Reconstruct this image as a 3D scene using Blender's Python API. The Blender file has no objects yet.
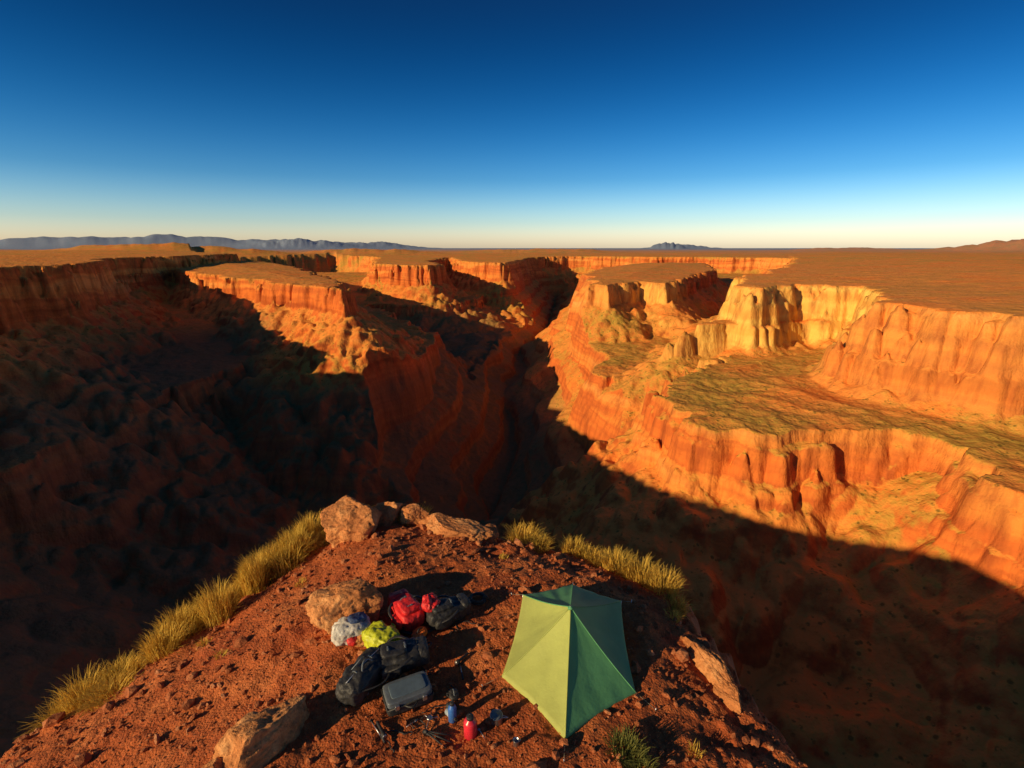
import bpy, math, numpy as np, random, time
from mathutils import Vector, Matrix, noise as mnoise
f32=np.float32
CAMZ=7.0; PITCH=math.radians(14.9)
# ---------- noise ----------
rs=np.random.RandomState(7)
PERM=rs.permutation(256).astype(np.int32); PERM=np.concatenate([PERM,PERM])
GA=rs.rand(256)*2*np.pi; GX=np.cos(GA).astype(f32); GY=np.sin(GA).astype(f32)
def perlin(x,y,seed=0):
    x=x+seed*17.31; y=y+seed*9.77
    xf=np.floor(x); yf=np.floor(y)
    xi=xf.astype(np.int32)&255; yi=yf.astype(np.int32)&255
    dx=(x-xf).astype(f32); dy=(y-yf).astype(f32)
    u=dx*dx*dx*(dx*(dx*6-15)+10); v=dy*dy*dy*(dy*(dy*6-15)+10)
    def g(ix,iy,ax,ay):
        h=PERM[PERM[ix&255]+(iy&255)]
        return GX[h]*ax+GY[h]*ay
    a=g(xi,yi,dx,dy); b=g(xi+1,yi,dx-1,dy); c=g(xi,yi+1,dx,dy-1); d=g(xi+1,yi+1,dx-1,dy-1)
    return ((a*(1-u)+b*u)*(1-v)+(c*(1-u)+d*u)*v)*1.4
def fbm(x,y,o=4,seed=0):
    r=0;a=1.0
    for i in range(o):
        r=r+a*perlin(x,y,seed+i); x=x*2.03; y=y*2.03; a*=.5
    return r
def sdf(x,y,poly):
    n=len(poly); d=np.full(x.shape,1e18,f32); ins=np.zeros(x.shape,bool)
    for i in range(n):
        ax,ay=poly[i]; bx,by=poly[(i+1)%n]
        ex,ey=bx-ax,by-ay
        t=np.clip(((x-ax)*ex+(y-ay)*ey)/(ex*ex+ey*ey+1e-9),0,1)
        dd=(x-ax-ex*t)**2+(y-ay-ey*t)**2
        d=np.minimum(d,dd)
        if ay!=by:
            c=((ay>y)!=(by>y))&(x<(bx-ax)*(y-ay)/(by-ay)+ax)
            ins^=c
    d=np.sqrt(d)
    return np.where(ins,-d,d)
def dline(x,y,pl):
    d=np.full(x.shape,1e18,f32)
    for i in range(len(pl)-1):
        ax,ay=pl[i]; bx,by=pl[i+1]; ex,ey=bx-ax,by-ay
        t=np.clip(((x-ax)*ex+(y-ay)*ey)/(ex*ex+ey*ey+1e-9),0,1)
        d=np.minimum(d,(x-ax-ex*t)**2+(y-ay-ey*t)**2)
    return np.sqrt(d)
def mesh_grid(name,X,Y,Z,wrap,mat,attrs={}):
    n,m=X.shape
    me=bpy.data.meshes.new(name)
    co=np.stack([X,Y,Z],-1).reshape(-1,3).astype(f32)
    idx=np.arange(n*m).reshape(n,m)
    if wrap:
        idx=np.concatenate([idx,idx[:1]],0)
    a=idx[:-1,:-1];b=idx[1:,:-1];c=idx[1:,1:];d=idx[:-1,1:]
    q=np.stack([a,b,c,d],-1).reshape(-1,4)
    p=co[q[0]]
    nz=np.cross(p[1]-p[0],p[2]-p[0])[2]
    if nz<0: q=q[:,::-1]
    me.vertices.add(len(co)); me.vertices.foreach_set('co',co.ravel())
    me.loops.add(q.size); me.loops.foreach_set('vertex_index',q.ravel().astype(np.int32))
    me.polygons.add(len(q)); me.polygons.foreach_set('loop_start',(np.arange(len(q))*4).astype(np.int32))
    me.polygons.foreach_set('use_smooth',np.ones(len(q),bool))
    me.update(calc_edges=True)
    for k,v in attrs.items():
        at=me.attributes.new(k,'FLOAT','POINT'); at.data.foreach_set('value',v.astype(f32).ravel())
    me.materials.append(mat)
    o=bpy.data.objects.new(name,me); bpy.context.collection.objects.link(o); return o
# ---------- material helpers ----------
class NT:
    def __init__(s,name):
        s.m=bpy.data.materials.new(name); s.m.use_nodes=True; s.t=s.m.node_tree; s.b=s.t.nodes['Principled BSDF']
        s.out=s.t.nodes['Material Output']
    def n(s,typ,**k):
        nd=s.t.nodes.new(typ)
        for a,v in k.items(): setattr(nd,a,v)
        return nd
    def l(s,a,b): s.t.links.new(a,b)
    def val(s,sock,v):
        if isinstance(v,bpy.types.NodeSocket): s.l(v,sock)
        else: sock.default_value=v
    def math(s,op,a,b=0.0,c=None):
        nd=s.n('ShaderNodeMath',operation=op); s.val(nd.inputs[0],a); s.val(nd.inputs[1],b)
        if c is not None: s.val(nd.inputs[2],c)
        return nd.outputs[0]
    def rng(s,a,lo,hi,o0=0.0,o1=1.0):
        nd=s.n('ShaderNodeMapRange'); s.val(nd.inputs[0],a)
        nd.inputs[1].default_value=lo; nd.inputs[2].default_value=hi; nd.inputs[3].default_value=o0; nd.inputs[4].default_value=o1
        return nd.outputs[0]
    def mix(s,f,a,b,blend='MIX'):
        nd=s.n('ShaderNodeMix',data_type='RGBA',blend_type=blend)
        s.val(nd.inputs[0],f)
        for i,v in ((6,a),(7,b)):
            if isinstance(v,tuple): nd.inputs[i].default_value=(*v,1)
            else: s.l(v,nd.inputs[i])
        return nd.outputs[2]
    def mapped(s,vec,sc):
        mp=s.n('ShaderNodeMapping'); mp.inputs['Scale'].default_value=sc; s.l(vec,mp.inputs[0]); return mp.outputs[0]
    def pos(s,sc=(1,1,1)):
        g=s.n('ShaderNodeNewGeometry'); return s.mapped(g.outputs['Position'],sc)
    def obj(s,sc=(1,1,1)):
        g=s.n('ShaderNodeTexCoord'); return s.mapped(g.outputs['Object'],sc)
    def noise(s,vec,scale=1,detail=6,rough=.55):
        nd=s.n('ShaderNodeTexNoise'); s.l(vec,nd.inputs['Vector']); nd.inputs['Scale'].default_value=scale
        nd.inputs['Detail'].default_value=detail; nd.inputs['Roughness'].default_value=rough; return nd.outputs[0]
    def ramp(s,f,stops):
        nd=s.n('ShaderNodeValToRGB'); s.l(f,nd.inputs[0]); e=nd.color_ramp.elements
        while len(e)<len(stops): e.new(.5)
        for i,(p,c) in enumerate(stops): e[i].position=p; e[i].color=(*c,1)
        return nd.outputs[0]
    def bump(s,h,dist,strength=1.0,nrm=None):
        nd=s.n('ShaderNodeBump'); s.l(h,nd.inputs['Height']); nd.inputs['Distance'].default_value=dist; nd.inputs['Strength'].default_value=strength
        if nrm is not None: s.l(nrm,nd.inputs['Normal'])
        return nd.outputs[0]
def simple(name,col,rough=.7,metal=0,var=.25,scale=8,bump=0.004,bs=30,transl=0):
    m=NT(name); v=m.obj()
    n1=m.noise(v,scale,3); c2=tuple(c*(1-var) for c in col); c3=tuple(min(1,c*(1+var)) for c in col)
    col_=m.mix(m.rng(n1,.35,.65),c2,c3); m.l(col_,m.b.inputs['Base Color'])
    m.b.inputs['Roughness'].default_value=rough; m.b.inputs['Metallic'].default_value=metal
    if bump:
        nb=m.bump(m.noise(v,bs,4,.6),bump); m.l(nb,m.b.inputs['Normal'])
    if transl:
        tr=m.n('ShaderNodeBsdfTranslucent'); m.l(col_,tr.inputs[0]); mx=m.n('ShaderNodeMixShader'); mx.inputs[0].default_value=transl
        m.l(m.b.outputs[0],mx.inputs[1]); m.l(tr.outputs[0],mx.inputs[2]); m.l(mx.outputs[0],m.out.inputs[0])
    return m.m
# ---------- terrain material ----------
def terrain_mat():
    m=NT('canyon_rock'); g=m.n('ShaderNodeNewGeometry')
    sep=m.n('ShaderNodeSeparateXYZ'); m.l(g.outputs['Normal'],sep.inputs[0])
    slope=sep.outputs[2]
    P=g.outputs['Position']
    at=lambda k:(lambda a:(setattr(a,'attribute_name',k),a.outputs['Fac'])[1])(m.n('ShaderNodeAttribute'))
    cream=at('cream'); dist=at('dist'); veg=at('veg'); scrub_shade=at('scrub_shade')
    nv=m.noise(P,.12,3,.75)
    nb=m.noise(P,.006,3,.6)
    sp=m.n('ShaderNodeSeparateXYZ'); m.l(P,sp.inputs[0])
    zz=m.math('ADD',sp.outputs[2],m.math('ADD',m.math('MULTIPLY',nv,9),m.math('MULTIPLY',nb,40)))
    cb=m.n('ShaderNodeCombineXYZ'); m.l(sp.outputs[0],cb.inputs[0]); m.l(sp.outputs[1],cb.inputs[1]); m.l(zz,cb.inputs[2]); W=cb.outputs[0]
    band=m.noise(m.mapped(W,(.0015,.0015,.036)),1,2,.5)
    band2=m.noise(m.mapped(W,(.007,.007,.16)),1,2,.6)
    streak=m.noise(m.mapped(P,(.075,.075,.010)),1,3,.65)
    c=m.ramp(band,[(.3,(.40,.09,.024)),(.42,(.72,.195,.042)),(.5,(.60,.15,.036)),(.58,(.80,.265,.055)),(.7,(.80,.34,.09))])
    c=m.mix(m.rng(band2,.45,.68,0,.32),c,(.34,.075,.026))
    cc=m.ramp(band,[(.3,(.74,.35,.065)),(.5,(.84,.52,.12)),(.7,(.78,.38,.08))])
    c=m.mix(cream,c,cc)
    c=m.mix(m.rng(streak,.46,.70,0,.65),c,(.28,.062,.022))
    nf=m.noise(P,.012,3,.65)
    soil=m.ramp(nf,[(.35,(.86,.26,.052)),(.5,(.80,.30,.065)),(.65,(.66,.28,.06))])
    green=m.mix(nf,(.60,.36,.065),(.44,.28,.052))
    gf=m.rng(m.math('ADD',m.math('ADD',nv,m.math('MULTIPLY',nb,.8)),m.math('MULTIPLY',veg,.5)),1.1,1.5)
    soil=m.mix(gf,soil,green)
    vo=m.n('ShaderNodeTexVoronoi'); m.l(P,vo.inputs['Vector']); vo.inputs['Scale'].default_value=.19
    dot=m.math('MULTIPLY',m.rng(vo.outputs['Distance'],.36,.22),m.rng(nv,.49,.57))
    dot=m.math('MULTIPLY',dot,m.rng(veg,0,1,.5,.85))
    soil=m.mix(dot,soil,(.09,.08,.022))
    sn=m.math('ADD',slope,m.math('MULTIPLY',m.math('SUBTRACT',nv,.5),.35))
    flat=m.rng(sn,.60,.80)
    c=m.mix(flat,c,soil)
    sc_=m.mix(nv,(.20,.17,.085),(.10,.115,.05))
    c=m.mix(m.math('MULTIPLY',scrub_shade,m.rng(flat,0,1,.6,.88)),c,sc_)  # dark olive: valley scrub plus shade painted on, bare gorge walls included
    c=m.mix(m.rng(dist,5000,22000,0,.9),c,(.20,.32,.48))  # aerial haze painted into the base colour, bluer with distance
    m.l(c,m.b.inputs['Base Color']); m.b.inputs['Roughness'].default_value=.95
    m.b.inputs['Specular IOR Level'].default_value=.05
    hh=m.math('ADD',m.math('MULTIPLY',band2,.9),m.math('MULTIPLY',streak,3.5))
    hh=m.math('ADD',hh,m.math('MULTIPLY',nv,2.0))
    m.l(m.bump(hh,1.0,.8),m.b.inputs['Normal'])
    return m.m
# ---------- terrain ----------
a_front=np.radians(np.arange(-52,52,.105)); a_rest=np.radians(np.arange(52,308,1.3))
ang=np.concatenate([a_front,a_rest])
r=np.concatenate([np.geomspace(1,200,50,endpoint=False),np.geomspace(200,4200,790,endpoint=False),np.geomspace(4200,90000,85)])
A,R=np.meshgrid(ang,r,indexing='ij')
X=(np.sin(A)*R).astype(f32); Y=(np.cos(A)*R).astype(f32)
n1=fbm(X/190,Y/190,3,1); nr=1-2*np.abs(perlin(X/58,Y/58,9)); n3=perlin(X/17,Y/17,12); n4=perlin(X/6,Y/6,15); nr2=1-2*np.abs(perlin(X/26,Y/26,31))
DN=n1*16+nr*8+nr2*6+n3*3.2+n4*1.2
DN=DN*np.clip(R/400,.25,1.9)
SP=((1-2*np.abs(perlin(X/95,Y/95,35)))*24+(1-2*np.abs(perlin(X/44,Y/44,36)))*11)*np.clip(R/1200,1,2)
# plan outlines of each rim, metres, x east / y north of the camp
left=[(-9000,-400),(-3000,-900),(-800,480),(-652,596),(-786,805),(-770,894),(-888,1148),(-1157,1524),(-1233,1990),(-1380,2631),(-3200,5200),(-9000,9000)]
prom=[(-2138,2869),(-923,1548),(-497,1115),(-293,910),(-307,1002),(-395,1217),(-813,2012),(-1320,2869),(-3500,4500)]
far=[(-1900,3700),(-1700,5000),(-1000,3900),(-590,2200),(-460,2020),(-300,1960),(-280,2150),(-420,2700),(-440,3700),(-260,2620),(-190,2440),(-50,2320),(40,2430),(90,3000),(250,3900),(427,4000),(900,3800),(1300,3700),(1700,3500),(1800,3100),(30000,9000),(60000,80000),(-60000,80000),(-20000,9000)]
butte=[(697,2863),(360,2149),(188,1534),(149,1190),(212,1127),(310,1261),(357,1190),(504,1480),(760,1953),(1051,2863)]
right=[(1567,2918),(823,1612),(513,1150),(354,845),(374,782),(481,868),(554,823),(398,580),(423,496),(453,453),(560,430),(800,330),(9000,-300),(9000,9000),(30000,30000),(6000,12000)]
spur=[(400,880),(300,812),(228,757),(238,745),(330,785),(430,830)]
tleft=[(-900,-100),(-640,200),(-473,409),(-466,429),(-476,517),(-503,644),(-470,746),(-471,882),(-353,829),(-187,829),(-140,979),(-160,1162),(-330,1508),(-514,1863),(-330,1800),(-180,1900),(-120,2200),(0,2300),(60,2894),(150,4200),(-4000,4200),(-4000,-100)]
tright=[(401,2481),(200,1571),(75,1130),(108,974),(93,769),(213,738),(371,994),(609,1248),(1499,1995),(3524,4760),(500,4200)]
bench=[(315,761),(181,630),(143,543),(157,425),(227,406),(298,425),(342,397),(328,326),(345,235),(700,100),(2000,0),(2000,1000)]
lbench=[(80,817),(63,693),(104,562),(205,513),(600,500),(500,900)]
home=[(-30,-60),(-14,0),(-13,8),(-8,15),(2,14),(8,8),(12,0),(30,-60),(150,-250),(600,-420),(3000,-700),(3000,-9000),(-9000,-9000),(-9000,-400),(-420,-330),(-150,-220)]
shadow_shelf=[(-700,480),(-558,260),(-443,129),(-353,49),(-292,-14),(-190,-42),(-105,-200),(-150,-3000),(-6000,-3000),(-6000,480)]  # unseen plateau added behind camera, rim shaped to cast the valley shadow
def cliff(d,top,pr,rise=.035,rmax=400,noise=1.0):
    d=d+DN*noise+SP*np.clip((d-25)/90,0,1)
    ds,dr=zip(*pr)
    dd=np.interp(d,ds,dr)
    return -top-dd+np.clip(-d,0,rmax)*rise
P1=[(0,0),(3,14),(7,18),(13,50),(20,54),(27,84),(40,92),(120,135),(200,175),(330,260),(600,420)]
PF=[(0,0),(4,20),(9,26),(18,72),(28,78),(70,105),(200,170),(400,240),(700,400)]
PR=[(0,0),(2,6),(6,9),(9,22),(14,27),(20,54),(27,58),(34,84),(52,94),(100,108),(200,150),(400,260),(600,400)]
PB=[(0,0),(3,12),(7,15),(14,44),(20,48),(60,72),(120,108),(200,150),(300,230),(450,400)]
P2=[(0,0),(3,10),(8,14),(14,38),(20,42),(24,54),(54,74),(120,118),(220,190),(380,300)]
P3=[(0,0),(6,6),(30,22),(100,60),(200,140),(300,240)]
PH=[(0,0),(10,40),(20,110),(45,150),(150,230),(400,380),(700,460)]
river=[(221,315),(120,400),(9,516),(-30,640),(-40,800),(0,978),(-20,1180),(20,1400),(20,1650),(130,2000),(190,2500),(300,3500)]
trib2=[(221,315),(270,452),(330,600)]
wob=perlin(X/130,Y/130,3)*30+perlin(X/45,Y/45,6)*6+nr2*2.5
drm=dline(X,Y,river)+wob
dr=np.minimum(drm,dline(X,Y,trib2)+perlin(X/60,Y/60,4)*12+12)
up=115*np.clip((Y-650)/650,0,1)
base=-455+up*np.clip(1-dr/500,0,1)+np.interp(np.maximum(dr,0),[0,8,22,28,40,46,120,150,400,800,2000],[0,2,24,28,46,54,82,90,120,170,230])
base=base+fbm(X/160,Y/160,4,40)*8+ (1-2*np.abs(perlin(X/130,Y/130,44)))*10*np.clip(dr/120,0,1)
H=base
for poly,top,pr,rise,rm,nz in ((left,30,P1,.02,300,1),(prom,75,PB,.045,700,.8),(far,65,PF,.004,1500,.9),(butte,80,PB,.04,900,.6),(right,60,PR,.03,500,.75),(spur,115,PB,.10,100,.5),
     (tleft,200,P2,.06,500,1),(tright,195,P2,.06,400,.8),(bench,157,P2,.02,400,.95),(lbench,245,P3,.1,200,.6),(home,28,PH,.0,0,.15),(shadow_shelf,8,PH,0,0,.25)):
    H=np.maximum(H,cliff(sdf(X,Y,poly),top,pr,rise,rm,nz))
cap=-458+up+np.interp(np.maximum(drm,0),[0,12,20,55,61,105,112,150,157,200,260],[0,4,22,44,62,90,112,140,175,290,900])+1000*np.clip((600-Y)/90,0,1)
H=np.minimum(H,cap)
low=np.clip((-H-90)/60,0,1)
gull=(1-2*np.abs(perlin(X/70,Y/70,50)))*3.0+(1-2*np.abs(perlin(X/24,Y/24,51)))*1.1+fbm(X/9,Y/9,3,55)*.45
H=H+gull*(.3+.7*low)*np.clip(R/200,0,1)
H=H+fbm(X/900,Y/900,3,60)*np.clip((R-2500)/3000,0,1)*8
def hill(cx,cy,sx,sy,h,flat=1.0):
    global H
    g=np.exp(-(((X-cx)/sx)**2+((Y-cy)/sy)**2)**flat)
    H=H+g*h*(1+.35*fbm(X/(sx*.3),Y/(sx*.3),4,int(abs(cx))%50))
hill(-26000,30000,9000,4000,560,2); hill(-17000,33000,6000,3000,480); hill(-12000,30000,2500,2500,430); hill(-9500,36000,3000,3000,400)
hill(8800,30000,900,900,330,2); hill(10500,33000,1800,1500,260)
hill(6700,6800,900,700,150); hill(5600,9000,1200,700,45); hill(-3000,4700,900,500,60,2); hill(-1500,5600,700,400,45,2); hill(300,6500,900,500,40,2)
Z=H+CAMZ
cream=np.clip((X-150)/150,0,1)*np.clip((1500-R)/300,0,1)*(.22+.78*np.clip((R-720)/60,0,1))*np.clip((H+190)/30,0,1)
veg=np.clip(.6+.5*n1,0,1)*np.clip(.08+np.clip((R-1500)/1500,0,.8)+low*.85,0,1)
scrub_shade=np.clip(np.clip((-H-285)/60,0,1)+np.clip((-H-195)/30,0,1)*np.clip((-X+10)/60,0,1)*np.clip((2100-R)/400,0,1)+np.clip((-H-120)/60,0,1)*np.clip((-X-420)/80,0,1)*np.clip((1500-R)/300,0,1),0,1)  # mask for scrub and for shade put into the colour of low slopes
terrain=mesh_grid('canyon_terrain',X,Y,Z,True,terrain_mat(),{'cream':cream,'dist':R,'veg':veg,'scrub_shade':scrub_shade})
# ---------- knoll ----------
kpoly=[(-5.1,14.5),(-3.8,13.9),(-.9,12.8),(1.26,11.8),(2.7,11.1),(3.7,9.9),(4.0,8.4),(4.05,7.2),(4.3,6.1),(5,4),(6,0),(9,-14),(-13,-14),(-10,4),(-9.4,7.2),(-8.8,8.2),(-7.8,9.4),(-6.8,11.0),(-5.7,13.2)]
def kh(x,y):
    x=np.asarray(x,f32); y=np.asarray(y,f32)
    d=-sdf(x,y,kpoly); d=d+fbm(x/1.6,y/1.6,3,5)*.35
    h=np.interp(-d,[-6,-3,-1.5,-.6,0,.5,1.2,1.6,3,4,8,14,30],[0,.03,.16,.4,.75,1.3,2.6,2.9,6,6.6,15,27,60])
    edge=np.clip(1-(d-.2)/1.2,0,1)
    z=-h+fbm(x/2.2,y/2.2,3,20)*.10+fbm(x/.5,y/.5,4,24)*.035*(1+2*edge)+(1-2*np.abs(perlin(x/.9,y/.9,28)))*.12*edge
    z=z-.24*np.clip(-x-3.2,0,8)
    return z
def ground(x,y): return float(kh(np.array([x]),np.array([y]))[0])
xs=np.concatenate([np.linspace(-26,-10.5,60,endpoint=False),np.arange(-10.5,6,.032),np.linspace(6,22,60)])
ys=np.concatenate([np.linspace(-14,4.6,60,endpoint=False),np.arange(4.6,15,.032),np.linspace(15,30,50)])
KX,KY=np.meshgrid(xs,ys,indexing='ij'); KZ=kh(KX,KY)+fbm(KX/.13,KY/.13,3,70)*.014
def dirt_mat():
    m=NT('red_dirt'); P=m.pos(); g=m.n('ShaderNodeNewGeometry')
    sep=m.n('ShaderNodeSeparateXYZ'); m.l(g.outputs['Normal'],sep.inputs[0])
    a=m.noise(P,.9,4); b=m.noise(P,9,5,.7)
    c=m.ramp(a,[(.3,(.38,.085,.03)),(.5,(.52,.135,.04)),(.7,(.64,.21,.068))])
    c=m.mix(m.rng(b,.35,.7,0,.65),c,(.24,.055,.026))
    vo=m.n('ShaderNodeTexVoronoi'); m.l(P,vo.inputs['Vector']); vo.inputs['Scale'].default_value=26
    c=m.mix(m.rng(vo.outputs['Distance'],.4,.1,0,.35),c,(.58,.24,.11))
    c=m.mix(m.rng(sep.outputs[2],.75,.5),c,(.42,.17,.08))
    m.l(c,m.b.inputs['Base Color']); m.b.inputs['Roughness'].default_value=.95; m.b.inputs['Specular IOR Level'].default_value=.1
    hh=m.math('SUBTRACT',m.math('MULTIPLY',b,.06),m.math('MULTIPLY',vo.outputs['Distance'],.02))
    m.l(m.bump(hh,1.0,.8),m.b.inputs['Normal'])
    return m.m
mesh_grid('rocky_ground',KX,KY,KZ,False,dirt_mat())
# ---------- object helpers ----------
def mk(name,verts,faces,mat,parent=None,smooth=True):
    me=bpy.data.meshes.new(name); me.from_pydata([tuple(v) for v in verts],[],faces); me.update()
    if smooth: me.polygons.foreach_set('use_smooth',[True]*len(me.polygons))
    if mat:
        for q in (mat if isinstance(mat,list) else [mat]): me.materials.append(q)
    o=bpy.data.objects.new(name,me); bpy.context.collection.objects.link(o)
    if parent: o.parent=parent
    return o
def empty(name,x,y,rz=0,dz=0):
    e=bpy.data.objects.new(name,None); bpy.context.collection.objects.link(e)
    e.location=(x,y,ground(x,y)+dz); e.rotation_euler=(0,0,math.radians(rz)); e.empty_display_size=.2; return e
def tube(name,pts,rad,mat,parent=None,n=8,flat=1.0):
    pts=[Vector(p) for p in pts]; V=[];F=[]
    for i,p in enumerate(pts):
        t=(pts[min(i+1,len(pts)-1)]-pts[max(i-1,0)]).normalized()
        up_=Vector((0,0,1)) if abs(t.z)<.95 else Vector((1,0,0))
        s=t.cross(up_).normalized(); u=s.cross(t)
        rr=rad[i] if isinstance(rad,(list,tuple)) else rad
        for k in range(n):
            a=2*math.pi*k/n; V.append(p+s*math.cos(a)*rr+u*math.sin(a)*rr*flat)
    for i in range(len(pts)-1):
        for k in range(n):
            F.append((i*n+k,i*n+(k+1)%n,(i+1)*n+(k+1)%n,(i+1)*n+k))
    F.append(tuple(range(n-1,-1,-1))); F.append(tuple((len(pts)-1)*n+k for k in range(n)))
    return mk(name,V,F,mat,parent)
def lathe(name,prof,mat,parent=None,loc=(0,0,0),rot=(0,0,0),n=28):
    V=[];F=[]
    for (rr,z) in prof:
        for k in range(n): a=2*math.pi*k/n; V.append((rr*math.cos(a),rr*math.sin(a),z))
    for i in range(len(prof)-1):
        for k in range(n): F.append((i*n+k,i*n+(k+1)%n,(i+1)*n+(k+1)%n,(i+1)*n+k))
    F.append(tuple(range(n-1,-1,-1))); F.append(tuple((len(prof)-1)*n+k for k in range(n)))
    o=mk(name,V,F,mat,parent); o.location=loc; o.rotation_euler=tuple(math.radians(q) for q in rot); return o
import bmesh
def lumpy(name,dims,mat,parent=None,loc=(0,0,0),rot=(0,0,0),seed=0,p=4,wr=.02,fr=5,cuts=24,taper=0):
    bm=bmesh.new(); bmesh.ops.create_cube(bm,size=2); bmesh.ops.subdivide_edges(bm,edges=bm.edges[:],cuts=cuts,use_grid_fill=True)
    for v in bm.verts:
        c=v.co; k=(abs(c.x)**p+abs(c.y)**p+abs(c.z)**p)**(1/p); c=c/k
        q=Vector((c.x*dims[0]/2*(1-taper*c.z),c.y*dims[1]/2*(1-taper*c.z),c.z*dims[2]/2))
        nn=mnoise.fractal(q*fr+Vector((seed*3.7,seed,0)),1.0,2.0,3)+.6*(1-2*abs(mnoise.noise(q*fr*1.8+Vector((0,seed*2.1,seed)))))+.35*(1-2*abs(mnoise.noise(q*fr*4+Vector((seed,0,seed)))))
        v.co=q+c.normalized()*nn*wr
    me=bpy.data.meshes.new(name); bm.to_mesh(me); bm.free()
    me.polygons.foreach_set('use_smooth',[True]*len(me.polygons)); me.materials.append(mat)
    o=bpy.data.objects.new(name,me); bpy.context.collection.objects.link(o)
    if parent: o.parent=parent
    o.location=loc; o.rotation_euler=tuple(math.radians(q) for q in rot); return o
def rock_mat(name,cols):
    m=NT(name); P=m.pos(); a=m.noise(P,1.6,6,.62); b=m.noise(P,12,5,.7)
    c=m.ramp(a,[(.3,cols[0]),(.5,cols[1]),(.68,cols[2])]); c=m.mix(m.rng(b,.42,.66,0,.6),c,tuple(x*.5 for x in cols[0]))
    m.l(c,m.b.inputs['Base Color']); m.b.inputs['Roughness'].default_value=.92; m.b.inputs['Specular IOR Level'].default_value=.1
    hh=m.math('ADD',m.math('MULTIPLY',a,.2),m.math('MULTIPLY',b,.05)); m.l(m.bump(hh,1.0,.8),m.b.inputs['Normal']); return m.m
ROCK=rock_mat('sandstone_boulder',((.42,.15,.055),(.62,.25,.09),(.70,.36,.15)))
def boulder(x,y,dims,rz,seed,sink=.25,tilt=(0,0),name='boulder',mat=None,cuts_n=11,dz=0):
    rnd=random.Random(seed); bm=bmesh.new(); bmesh.ops.create_icosphere(bm,subdivisions=6,radius=1)
    planes=[]
    for i in range(cuts_n):
        d=Vector((rnd.gauss(0,1),rnd.gauss(0,1),rnd.gauss(0,.8))).normalized(); planes.append((d,rnd.uniform(.56,.84)))
    for v in bm.verts:
        c=v.co.copy()
        for d,k in planes:
            e=c.dot(d)-k
            if e>0: c-=d*e*.95
        s0=Vector((seed,seed*.3,0))
        nn=mnoise.fractal(c*1.7+s0,1.0,2.0,6)
        lay=math.sin(c.z*16+3*mnoise.noise(c*1.5+s0))*.02
        crack=max(0,1-abs(mnoise.noise(c*2.3+s0*1.7))*14)*.05
        c=c*(1+.13*nn+lay-crack)+c.normalized()*(.03*mnoise.noise(c*9+s0)+.010*mnoise.noise(c*24+s0))
        v.co=Vector((c.x*dims[0]/2*1.2,c.y*dims[1]/2*1.2,c.z*dims[2]/2*1.2))
    me=bpy.data.meshes.new(name); bm.to_mesh(me); bm.free(); me.polygons.foreach_set('use_smooth',[True]*len(me.polygons))
    me.materials.append(mat or ROCK); o=bpy.data.objects.new(name,me); bpy.context.collection.objects.link(o)
    o.location=(x,y,ground(x,y)+dims[2]*(.5-sink)+dz); o.rotation_euler=(math.radians(tilt[0]),math.radians(tilt[1]),math.radians(rz)); return o
boulder(-3.2,8.6,(1.3,1.15,.9),20,3,.25)
boulder(-4.25,12.4,(1.7,1.4,1.2),30,5,.35,(10,-10))
boulder(-3.5,12.9,(1.2,1.0,.9),50,25,.4,(10,-10))
boulder(-1.5,12.15,(1.9,1.0,.7),-10,8,.55)
boulder(-.75,12.1,(.9,.7,.5),20,27,.4)
boulder(-2.7,12.8,(.9,.7,.6),10,12,.35)
boulder(-3.65,5.85,(1.3,.8,.7),52,14,.38,(0,-8))
boulder(-4.05,5.3,(.9,.7,.5),60,15,.4)
boulder(3.55,7.75,(.42,1.1,.42),18,17,.5)
boulder(3.7,7.1,(.4,.7,.4),8,37,.45)
boulder(-2.75,7.95,(.6,.45,.3),0,19,.3)
# gravel
def gravel():
    rnd=random.Random(11); bm=bmesh.new(); bmesh.ops.create_icosphere(bm,subdivisions=1,radius=1)
    bv=[v.co.copy() for v in bm.verts]; bf=[tuple(v.index for v in f.verts) for f in bm.faces]; bm.free()
    N=13000; px=np.array([rnd.uniform(-10,5) for _ in range(N)]); py=np.array([rnd.uniform(4.6,14) for _ in range(N)])
    dd=-sdf(px.astype(f32),py.astype(f32),kpoly); pz=kh(px,py); V=[];F=[]
    for i in range(N):
        if dd[i]<-.3: continue
        s=min(.14,.011*math.exp(rnd.gauss(0.1,.8))); q=Matrix.Rotation(rnd.uniform(0,6.28),3,'Z')@Matrix.Rotation(rnd.uniform(0,6.28),3,'X')
        sc=(s*rnd.uniform(.8,1.5),s*rnd.uniform(.7,1.2),s*rnd.uniform(.5,.9)); b=len(V)
        for v in bv:
            j=v*(1+rnd.uniform(-.22,.22)); w=q@Vector((j.x*sc[0],j.y*sc[1],j.z*sc[2])); V.append((px[i]+w.x,py[i]+w.y,pz[i]+w.z+s*.25))
        F+= [tuple(b+k for k in f) for f in bf]
    mk('gravel',V,F,rock_mat('gravel_stone',((.30,.09,.04),(.46,.15,.06),(.56,.26,.13))),smooth=False)
gravel()
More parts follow.
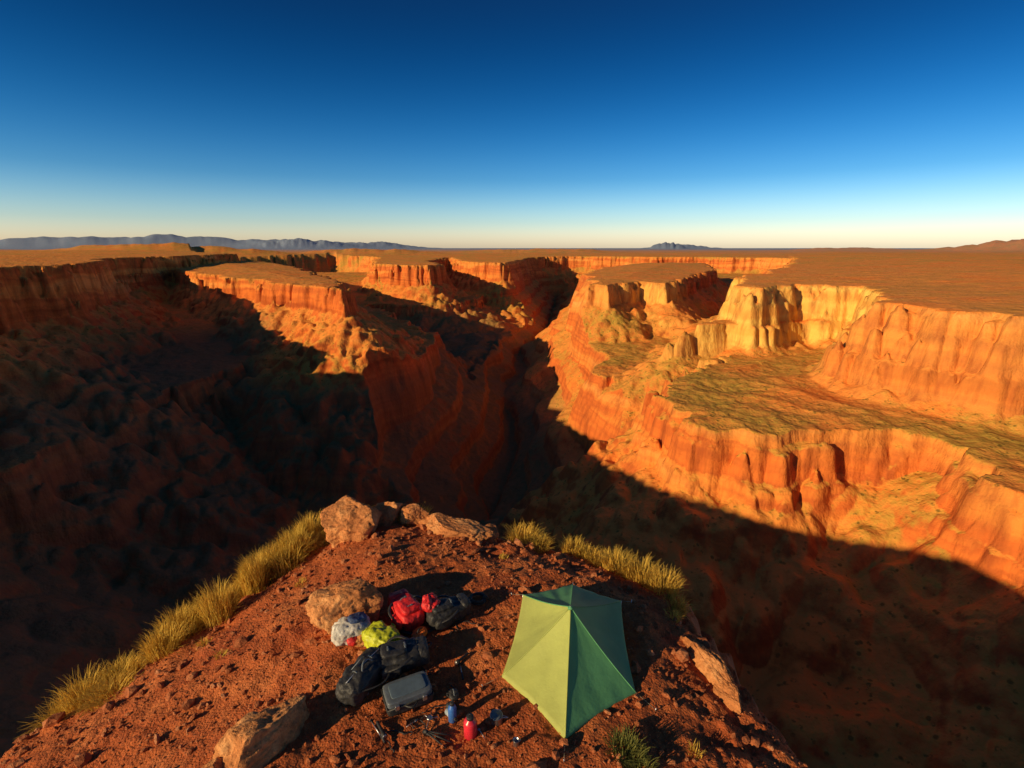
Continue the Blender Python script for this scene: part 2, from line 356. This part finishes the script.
# ---------- vegetation ----------
def veg_mat(name,c1,c2,c3):
    m=NT(name); P=m.pos(); n=m.noise(P,2.5,3); n2=m.noise(P,40,2)
    c=m.mix(m.rng(n,.35,.65),c1,c2); c=m.mix(m.rng(n2,.4,.7),c,c3); m.l(c,m.b.inputs['Base Color']); m.b.inputs['Roughness'].default_value=.8
    m.b.inputs['Specular IOR Level'].default_value=.1
    tr=m.n('ShaderNodeBsdfTranslucent'); m.l(c,tr.inputs[0]); mx=m.n('ShaderNodeMixShader'); mx.inputs[0].default_value=.3
    m.l(m.b.outputs[0],mx.inputs[1]); m.l(tr.outputs[0],mx.inputs[2]); m.l(mx.outputs[0],m.out.inputs[0]); return m.m
STRAW=veg_mat('straw_grass',(.72,.44,.07),(.48,.34,.055),(.80,.54,.11))
GREEN=veg_mat('green_scrub',(.10,.14,.035),(.16,.17,.045),(.3,.27,.07))
def tuft(V,F,rnd,x,y,z,rad,h,n):
    for i in range(n):
        a=rnd.uniform(0,6.283); q=rad*math.sqrt(rnd.random())*.7; bx=x+q*math.cos(a); by=y+q*math.sin(a)
        out=rnd.uniform(.05,1.0)*rad*.75; a2=a+rnd.gauss(0,.8); hh=h*rnd.uniform(.4,1.1)*(1-.4*(q/rad)); w=rnd.uniform(.004,.010)
        dx,dy=math.cos(a2),math.sin(a2); sx,sy=-dy*w,dx*w; b=len(V)
        for k,(t,ww) in enumerate(((0,1),(.4,.9),(.75,.7),(1,.2))):
            cx=bx+dx*out*t*t; cy=by+dy*out*t*t; cz=z-.03+hh*(t-.22*t*t*t)
            V.append((cx-sx*ww,cy-sy*ww,cz)); V.append((cx+sx*ww,cy+sy*ww,cz))
        for k in range(3): F.append((b+2*k,b+2*k+1,b+2*k+3,b+2*k+2))
def grass(name,spots,mat,seed):
    rnd=random.Random(seed); V=[];F=[]
    for (x,y,rad,h,n) in spots: tuft(V,F,rnd,x,y,ground(x,y),rad,h,n)
    return mk(name,V,F,mat,smooth=False)
rnd=random.Random(4)
sp=[]
pl=[(-8.6,8.0),(-7.9,9.0),(-7.2,10.1),(-6.6,11.1),(-6.0,12.2),(-5.5,13.0)]
for i in range(66):
    t=rnd.random()**.8*(len(pl)-1); k=int(t); u=t-k; x=pl[k][0]*(1-u)+pl[k+1][0]*u+rnd.gauss(0,.42); y=pl[k][1]*(1-u)+pl[k+1][1]*u+rnd.gauss(0,.28)
    sp.append((x,y,rnd.uniform(.3,.62),rnd.choice((.3,.5,.8,1.1,1.35)),500))
grass('dry_grass',sp,STRAW,1)
grass('dry_grass',[(-2.6,13.0,.4,.6,300),(-2.9,12.7,.3,.45,240)],STRAW,2)
grass('dry_grass',[(.3,12.0,.55,.7,560),(.7,11.8,.4,.5,340)],STRAW,3)
grass('dry_grass',[(1.6,11.7,.4,.6,400),(1.9,11.5,.4,.6,400),(2.5,10.8,.45,.65,450),(3.0,10.4,.5,.9,600),(3.4,9.9,.45,.75,500),(2.2,11.2,.4,.6,350),(2.9,10.9,.4,.6,350),(3.5,9.4,.35,.45,300)],STRAW,5)
grass('dry_grass',[(-5.6,8.2,.15,.18,60),(-4.9,10.3,.18,.2,70),(-6.4,8.9,.2,.25,80),(-.2,10.9,.15,.2,60),(2.7,5.9,.15,.2,60),(3.3,8.9,.2,.25,80)],STRAW,8)
grass('desert_shrub',[(1.65,5.8,.3,.32,350),(1.8,5.6,.25,.25,200)],GREEN,6)
# ---------- tent ----------
FL=simple('tent_fabric_sunlit',(.48,.54,.14),.65,0,.08,2,.006,14,.25); FG=simple('tent_fabric_shaded',(.12,.38,.17),.65,0,.08,2,.006,14,.25)  # one green fabric, sun side and shade put into two panel colours
ROPE=simple('guy_line',(.3,.27,.2),.8); METAL=simple('brushed_metal',(.45,.46,.48),.35,.9,.15,10,.001); BLACK=simple('black_nylon',(.022,.022,.024),.6,0,.3,9,.01,26)
def tent():
    e=bpy.data.objects.new('tent',None); bpy.context.collection.objects.link(e)
    apex=Vector((1.02,7.62,1.02+ground(1,7.6)))
    cs=[(1.28,9.34,.25),(2.2,8.85,.2),(2.03,6.82,.03),(.78,5.93,.03),(-.17,7.12,.03),(.22,8.9,.2)]
    C=[Vector((x,y,ground(x,y)+z)) for x,y,z in cs]; N=24
    mats=[FG,FG,FG,FL,FL,FG]
    for i in range(6):
        B=C[i]; D=C[(i+1)%6]; V=[];F=[]; mid=(B+D)/2; ctr=sum(C,Vector())/6
        inn=(ctr-mid); inn.z=0; inn.normalize()
        for a in range(N+1):
            s=a/N
            for b in range(N+1):
                t=b/N; Pq=apex+(B*(1-t)+D*t-apex)*s; w=4*t*(1-t)
                Pq=Pq+inn*(.045*w*s*s)+Vector((0,0,-.04*w*math.sin(math.pi*s)+.01*w*s*s))
                Pq.z+= -.05*math.sin(math.pi*s)+.008*mnoise.noise(Pq*5)+.018*w*s*math.sin(t*19+i)*(.4+.6*mnoise.noise(Pq*2))
                V.append(Pq)
        for a in range(N):
            for b in range(N):
                q=a*(N+1)+b; F.append((q,q+1,q+N+2,q+N+1))
        base_=len(V)
        for b in range(N+1):
            p=V[N*(N+1)+b]; V.append(Vector((p.x,p.y,p.z-.05)))
        for b in range(N): F.append((N*(N+1)+b,N*(N+1)+b+1,base_+b+1,base_+b))
        mk('canopy_panel_%d'%(i+1),V,F,mats[i],e)
        tube('seam_%d'%(i+1),[apex+(B-apex)*s+Vector((0,0,-.05*math.sin(math.pi*s)+.004)) for s in [k/12 for k in range(13)]],.009,mats[i],e,6)
        out=(B-ctr); out.z=0; out.normalize(); st=B+out*.35; g=ground(st.x,st.y)
        tube('guy_line_%d'%(i+1),[B,Vector((st.x,st.y,g+.03))],.003,ROPE,e,5)
        tube('stake_%d'%(i+1),[Vector((st.x,st.y,g-.08)),Vector((st.x,st.y,g+.06))+out*.03],.008,METAL,e,6)
        if B.z-ground(B.x,B.y)>.1: tube('corner_pole_%d'%(i+1),[Vector((B.x,B.y,ground(B.x,B.y)-.05)),B],.012,METAL,e,8)
    tube('centre_pole',[Vector((apex.x,apex.y,ground(apex.x,apex.y)-.05)),apex+Vector((0,0,.03))],.015,METAL,e,8)
    lathe('peak_cap',[(.05,-.03),(.05,-.005),(.02,.015),(.012,.03)],FG,e,tuple(apex))
tent()
# ---------- gear ----------
RED=simple('red_nylon',(.62,.02,.02),.55,0,.25,9,.01,24); YEL=simple('lime_nylon',(.46,.50,.02),.5,0,.2,9,.01,24)
BLUE=simple('blue_plastic',(.04,.14,.45),.3,0,.1,9,0); GREY=simple('grey_plastic',(.10,.12,.14),.45,0,.15,12,.002); REDP=simple('red_enamel',(.65,.03,.05),.3,0,.1,9,0)
WHITE=simple('pale_fabric',(.48,.46,.42),.8,0,.3,9,.01,20); DBLUE=simple('navy_fabric',(.03,.06,.16),.7,0,.3,9,.01,20); ORANGE=simple('orange_nylon',(.70,.16,.02),.6,0,.2,9,.01,24)
def arc(p0,p1,h,n=12,d=(0,0,1)):
    p0=Vector(p0);p1=Vector(p1);d=Vector(d); return [p0.lerp(p1,k/n)+d*h*math.sin(math.pi*k/n) for k in range(n+1)]
def backpack(x,y,rz,mb,ma,s=1,seed=1):
    e=empty('backpack',x,y,rz); e.scale=(s,s,s)
    lumpy('main_bag',(.35,.60,.25),mb,e,(0,0,.13),(0,0,0),seed,5,.018)
    lumpy('top_lid',(.32,.15,.24),ma,e,(0,.31,.15),(0,0,0),seed+1,4.5,.012)
    lumpy('front_pocket',(.24,.32,.08),ma,e,(0,-.06,.27),(0,0,0),seed+2,5,.010)
    for k,sx in enumerate((-1,1)):
        lumpy('side_pocket_%d'%(k+1),(.10,.24,.16),ma,e,(sx*.2,-.12,.12),(0,0,0),seed+3+k,4,.01)
        tube('shoulder_strap_%d'%(k+1),arc((sx*.1,.22,.22),(sx*.15,-.26,.10),.16,14,(sx*.9,0,.45)),.022,BLACK,e,8,.4)
        tube('compression_strap_%d'%(k+1),arc((-.19,-.13+.22*k,.10),(.19,-.13+.22*k,.10),.225,14),.011,GREY,e,6,.5)
        lumpy('buckle_%d'%(k+1),(.035,.03,.012),GREY,e,(.03,-.13+.22*k,.325),(0,0,0),1,6,.0005,5,4)
    tube('haul_loop',arc((-.05,.37,.2),(.05,.37,.2),.07,10,(0,1,.3)),.009,BLACK,e,6)
    tube('hip_belt',arc((-.2,-.25,.06),(.28,-.42,.02),.1,12,(-.2,-1,0)),.03,BLACK,e,8,.35)
    return e
backpack(-2.05,8.5,35,RED,RED,1.3,2)
backpack(-1.3,8.5,-60,BLACK,BLACK,1.25,8)
lumpy('folds',(.26,.34,.14),RED,empty('red_jacket',-1.58,8.5,20),(0,0,.38),(10,15,0),4,3,.04)
def coil(x,y):
    e=empty('rope_coil',x,y)
    pts=[]
    for k in range(160):
        a=k/160*2*math.pi*5; q=.15+.018*math.sin(a*.37); pts.append((q*math.cos(a),q*math.sin(a),.02+.012*(k/32)))
    tube('coil',pts,.012,BLACK,e,6)
    tube('wrap',arc((.1,0,.02),(.22,0,.02),.09,8),.02,BLACK,e,6)
coil(-.70,9.05)
def stuffsack(x,y,rz,mats,dims,seed):
    e=empty('stuff_sack',x,y,rz)
    lumpy('sack',dims,mats[0],e,(0,0,dims[2]/2-.02),(0,0,0),seed,3.2,.03*min(1,dims[0]/.5),6)
    k=dims[0]/.6
    tube('drawcord_neck',[(0,dims[1]/2-.02,dims[2]/2),(0,dims[1]/2+.05*k,dims[2]/2),(0,dims[1]/2+.10*k,dims[2]/2+.01)],[.05*k,.03*k,.055*k],mats[0],e,12)
    tube('drawcord',arc((0,dims[1]/2+.05*k,dims[2]/2),(.15*k,dims[1]/2+.1*k,.02),.05),.005,BLACK,e,5)
    tube('strap',arc((-dims[0]/2+.02,0,.05),(dims[0]/2-.02,0,.05),dims[2]*.88),.012,mats[1],e,6,.4)
    return e
e=stuffsack(-2.98,8.0,20,[WHITE,DBLUE],(.66,.48,.34),3)
lumpy('folded_fleece',(.3,.22,.12),DBLUE,e,(.12,.02,.35),(0,8,20),7,3,.02)
lumpy('red_cloth',(.26,.2,.1),RED,e,(.05,-.22,.12),(30,0,20),9,3,.02)
stuffsack(-2.38,7.8,-30,[YEL,BLACK],(.62,.46,.34),5)
stuffsack(-1.72,8.0,60,[ORANGE,BLACK],(.28,.2,.16),15)
stuffsack(-.95,6.75,110,[BLACK,GREY],(.2,.15,.1),25)
def duffel(x,y,rz,L=1.0,seed=3):
    e=empty('duffel_bag',x,y,rz)
    lumpy('body',(L,.46,.40),BLACK,e,(0,0,.19),(0,0,0),seed,3.8,.03)
    for k,yy in enumerate((-.12,.12)):
        tube('handle_%d'%(k+1),arc((-.16,yy,.37),(.16,yy,.37),.14,12,(0,(-1)**k*.6,.9)),.014,GREY,e,6,.5)
        tube('strap_%d'%(k+1),arc((-.18+.36*k,-.24,.06),(-.18+.36*k,.24,.06),.36,14),.016,GREY,e,6,.4)
    tube('zipper',[(-L*.42,0,.385),(0,0,.41),(L*.42,0,.385)],.008,METAL,e,6)
    tube('shoulder_strap',arc((-L*.45,-.1,.25),(L*.45,-.15,.2),.35,20,(0,-.9,.1)),.016,BLACK,e,6,.4)
duffel(-2.45,6.95,65,.95,3)
backpack(-1.95,7.3,-70,BLACK,BLACK,1.3,15)
def case(x,y,rz):
    e=empty('storage_case',x,y,rz)
    lumpy('shell_base',(.74,.46,.16),BLACK,e,(0,0,.08),(0,0,0),1,9,.001)
    lumpy('shell_lid',(.72,.44,.12),GREY,e,(0,0,.19),(0,0,0),2,9,.001)
    lumpy('lid_panel',(.56,.30,.03),simple('slate_panel',(.10,.14,.17),.4,0,.1,9,.001),e,(0,0,.252),(0,0,0),3,9,.0005)
    tube('rim_seal',[(-.37,-.23,.145),(.37,-.23,.145),(.37,.23,.145),(-.37,.23,.145),(-.37,-.23,.145)],.013,BLACK,e,6)
    for k,xx in enumerate((-.22,.22)): lumpy('latch_%d'%(k+1),(.07,.03,.09),METAL,e,(xx,-.235,.15),(0,0,0),4,6,.0005)
    tube('handle',arc((-.1,-.235,.14),(.1,-.235,.14),.09,10,(0,-1,.2)),.014,BLACK,e,8)
case(-1.68,6.68,26)
def bottle(name,x,y,m,h=.26,r_=.045,rot=(0,0,0),dz=0):
    e=empty(name,x,y,0,dz); e.rotation_euler=tuple(math.radians(q) for q in rot)
    lathe('body',[(r_*.9,0),(r_,.01),(r_,h*.68),(r_*.9,h*.76),(r_*.5,h*.84),(r_*.45,h*.88)],m,e)
    lathe('cap',[(r_*.55,h*.87),(r_*.55,h*.98),(r_*.45,h)],BLACK,e)
    tube('cap_loop',arc((-.02,0,h),(.02,0,h),.03),.004,BLACK,e,5)
bottle('water_bottle',-.92,6.32,BLUE,.34,.065)
bottle('water_bottle',-1.02,6.45,simple('clear_bottle',(.35,.42,.5),.2,0,.1,5,0),.26,.05,(80,0,40),.05)
bottle('fuel_bottle',-.62,6.05,REDP,.36,.10)
def pot(x,y):
    e=empty('camp_pot',x,y)
    lathe('pot_body',[(.085,0),(.095,.008),(.095,.12),(.10,.125),(.092,.125),(.088,.012),(.0,.01)],METAL,e)
    lathe('lid',[(.09,.124),(.06,.138),(.012,.142),(.012,.155),(.0,.156)],GREY,e)
    tube('handle',arc((.09,-.02,.09),(.09,.02,.09),.09,10,(1,0,-.2)),.006,METAL,e,6)
pot(-.24,6.28)
def cup(x,y):
    e=empty('camp_mug',x,y,30)
    lathe('cup_wall',[(.035,0),(.042,.005),(.045,.09),(.048,.093),(.041,.09),(.038,.01),(0,.008)],METAL,e)
    tube('handle',arc((.044,0,.02),(.044,0,.075),.035,8,(1,0,0)),.005,METAL,e,6)
cup(.06,5.85)
def spoon(x,y,rz):
    e=empty('camp_spoon',x,y,rz,.015)
    tube('stem',[(0,0,.006),(0,.08,.01),(0,.15,.008)],[.006,.005,.007],METAL,e,6,.5)
    lathe('bowl',[(.0,0),(.014,.002),(.02,.007),(.019,.009),(.0,.004)],METAL,e,(0,.168,.004))
spoon(-.4,5.95,35); spoon(-1.6,6.15,-50)
def stove(x,y):
    e=empty('camp_stove',x,y,20)
    lathe('burner',[(.03,.05),(.045,.07),(.045,.085),(.03,.09)],METAL,e)
    for k in range(3):
        a=k*2.094; tube('leg_%d'%(k+1),[(0.02*math.cos(a),.02*math.sin(a),.06),(.12*math.cos(a),.12*math.sin(a),.05),(.14*math.cos(a),.14*math.sin(a),0)],.006,METAL,e,6)
        tube('pot_support_%d'%(k+1),[(.02*math.cos(a+1),.02*math.sin(a+1),.06),(.09*math.cos(a+1),.09*math.sin(a+1),.11),(.13*math.cos(a+1),.13*math.sin(a+1),.11)],.005,BLACK,e,6)
    tube('fuel_hose',arc((.03,0,.05),(.32,.12,.02),.06,14,(0,1,.2)),.007,BLACK,e,6)
    lathe('canister',[(.05,0),(.055,.02),(.055,.07),(.03,.09),(.015,.1)],BLACK,e,(.34,.13,0))
stove(-1.27,6.3)
def cable(x,y,L,seed):
    r_=random.Random(seed); e=empty('cord',x,y,r_.uniform(0,360),.012)
    pts=[]; px_,py_,a=0,0,0
    for k in range(26):
        a+=r_.gauss(0,.5); px_+=math.cos(a)*L/26; py_+=math.sin(a)*L/26; pts.append((px_,py_,.012))
    tube('strand',pts,.009,BLACK,e,5); lathe('toggle',[(.012,0),(.016,.01),(.012,.03)],BLACK,e,pts[-1],(90,0,0))
cable(-1.45,6.45,.9,2); cable(-1.1,6.1,.8,5); cable(-1.35,7.15,.7,9); cable(-1.0,8.15,.6,12); cable(-1.55,6.0,.9,15)
def tripod(x,y,rz):
    e=empty('camera_tripod',x,y,rz,.03)
    for k,(a,l) in enumerate(((-.25,.42),(0,.45),(.25,.40))):
        d=Vector((math.sin(a),-math.cos(a),0)); tube('leg_%d'%(k+1),[(0,0,.04),tuple(d*l*.5+Vector((0,0,.03))),tuple(d*l+Vector((0,0,.01)))],[.016,.013,.009],BLACK,e,8)
    lathe('head',[(.03,0),(.03,.05),(.02,.07)],BLACK,e,(0,.02,.03),(70,0,0))
tripod(-1.3,6.05,70)
def torch(x,y,rz):
    e=empty('flashlight',x,y,rz,.03)
    lathe('barrel',[(.02,0),(.022,.01),(.022,.2),(.035,.24),(.038,.3),(.03,.3)],BLACK,e,(0,0,.01),(90,0,0)); lathe('lens_bezel',[(.034,.3),(.034,.308),(.01,.306)],METAL,e,(0,0,.01),(90,0,0))
torch(-2.05,6.2,35); torch(-.78,7.6,-40)
def pole(x,y,rz,L=.6):
    e=empty('trekking_pole',x,y,rz,.02)
    tube('shaft',[(0,0,.02),(0,L*.5,.02),(0,L,.015)],[.011,.009,.006],METAL,e,8); tube('grip',[(0,-.14,.02),(0,-.05,.025),(0,0,.02)],[.02,.016,.013],BLACK,e,8)
    lathe('basket',[(.03,0),(.032,.004),(.01,.01)],BLACK,e,(0,L*.93,.015),(90,0,0))
pole(-.86,7.2,15,.22); pole(-1.95,6.0,40,.35)
# ---------- world ----------
EL=math.radians(18); d=Vector((.82,.57)).normalized()
sun=bpy.data.lights.new('sun','SUN'); sun.energy=5.0; sun.angle=math.radians(.5); sun.color=(1,.72,.37)
so=bpy.data.objects.new('sun',sun); bpy.context.collection.objects.link(so)
tv=Vector((d.x*math.cos(EL),d.y*math.cos(EL),-math.sin(EL))); so.rotation_euler=tv.to_track_quat('-Z','Y').to_euler()
w=bpy.data.worlds.new('World'); bpy.context.scene.world=w; w.use_nodes=True; nt=w.node_tree
sky=nt.nodes.new('ShaderNodeTexSky'); sky.sky_type='NISHITA'; sky.sun_disc=False; sky.sun_elevation=EL; sky.sun_rotation=math.atan2(-d.x,-d.y)
tc=nt.nodes.new('ShaderNodeTexCoord'); sx=nt.nodes.new('ShaderNodeSeparateXYZ'); nt.links.new(tc.outputs['Generated'],sx.inputs[0])
rp=nt.nodes.new('ShaderNodeValToRGB'); nt.links.new(sx.outputs[2],rp.inputs[0]); e=rp.color_ramp.elements
rp.color_ramp.interpolation='B_SPLINE'
stops=[(0,(3.6,3.1,3.1)),(.045,(1.45,2.0,2.6)),(.118,(.2,.95,1.8)),(.244,(.02,.44,1.05)),(.375,(.02,.19,.50)),(.5,(.06,.22,.5)),(1,(.2,.36,.6))]
while len(e)<len(stops): e.new(.5)
for i,(p,c) in enumerate(stops): e[i].position=p; e[i].color=(c[0]/5,c[1]/5,c[2]/5,1)
mu=nt.nodes.new('ShaderNodeVectorMath'); mu.operation='MULTIPLY'; nt.links.new(sky.outputs[0],mu.inputs[0]); nt.links.new(rp.outputs[0],mu.inputs[1])
m2=nt.nodes.new('ShaderNodeVectorMath'); m2.operation='SCALE'; nt.links.new(mu.outputs[0],m2.inputs[0]); m2.inputs['Scale'].default_value=5.0
bg=nt.nodes['Background']; nt.links.new(m2.outputs[0],bg.inputs[0]); bg.inputs[1].default_value=.075
cam=bpy.data.cameras.new('camera'); cam.lens=18; cam.sensor_width=36; cam.clip_end=200000; cam.clip_start=.1
co=bpy.data.objects.new('camera',cam); bpy.context.collection.objects.link(co); co.location=(0,0,CAMZ); co.rotation_euler=(math.pi/2-PITCH,0,0)
sc=bpy.context.scene; sc.camera=co; sc.view_settings.view_transform='Standard'; sc.view_settings.look='None'; sc.view_settings.exposure=0
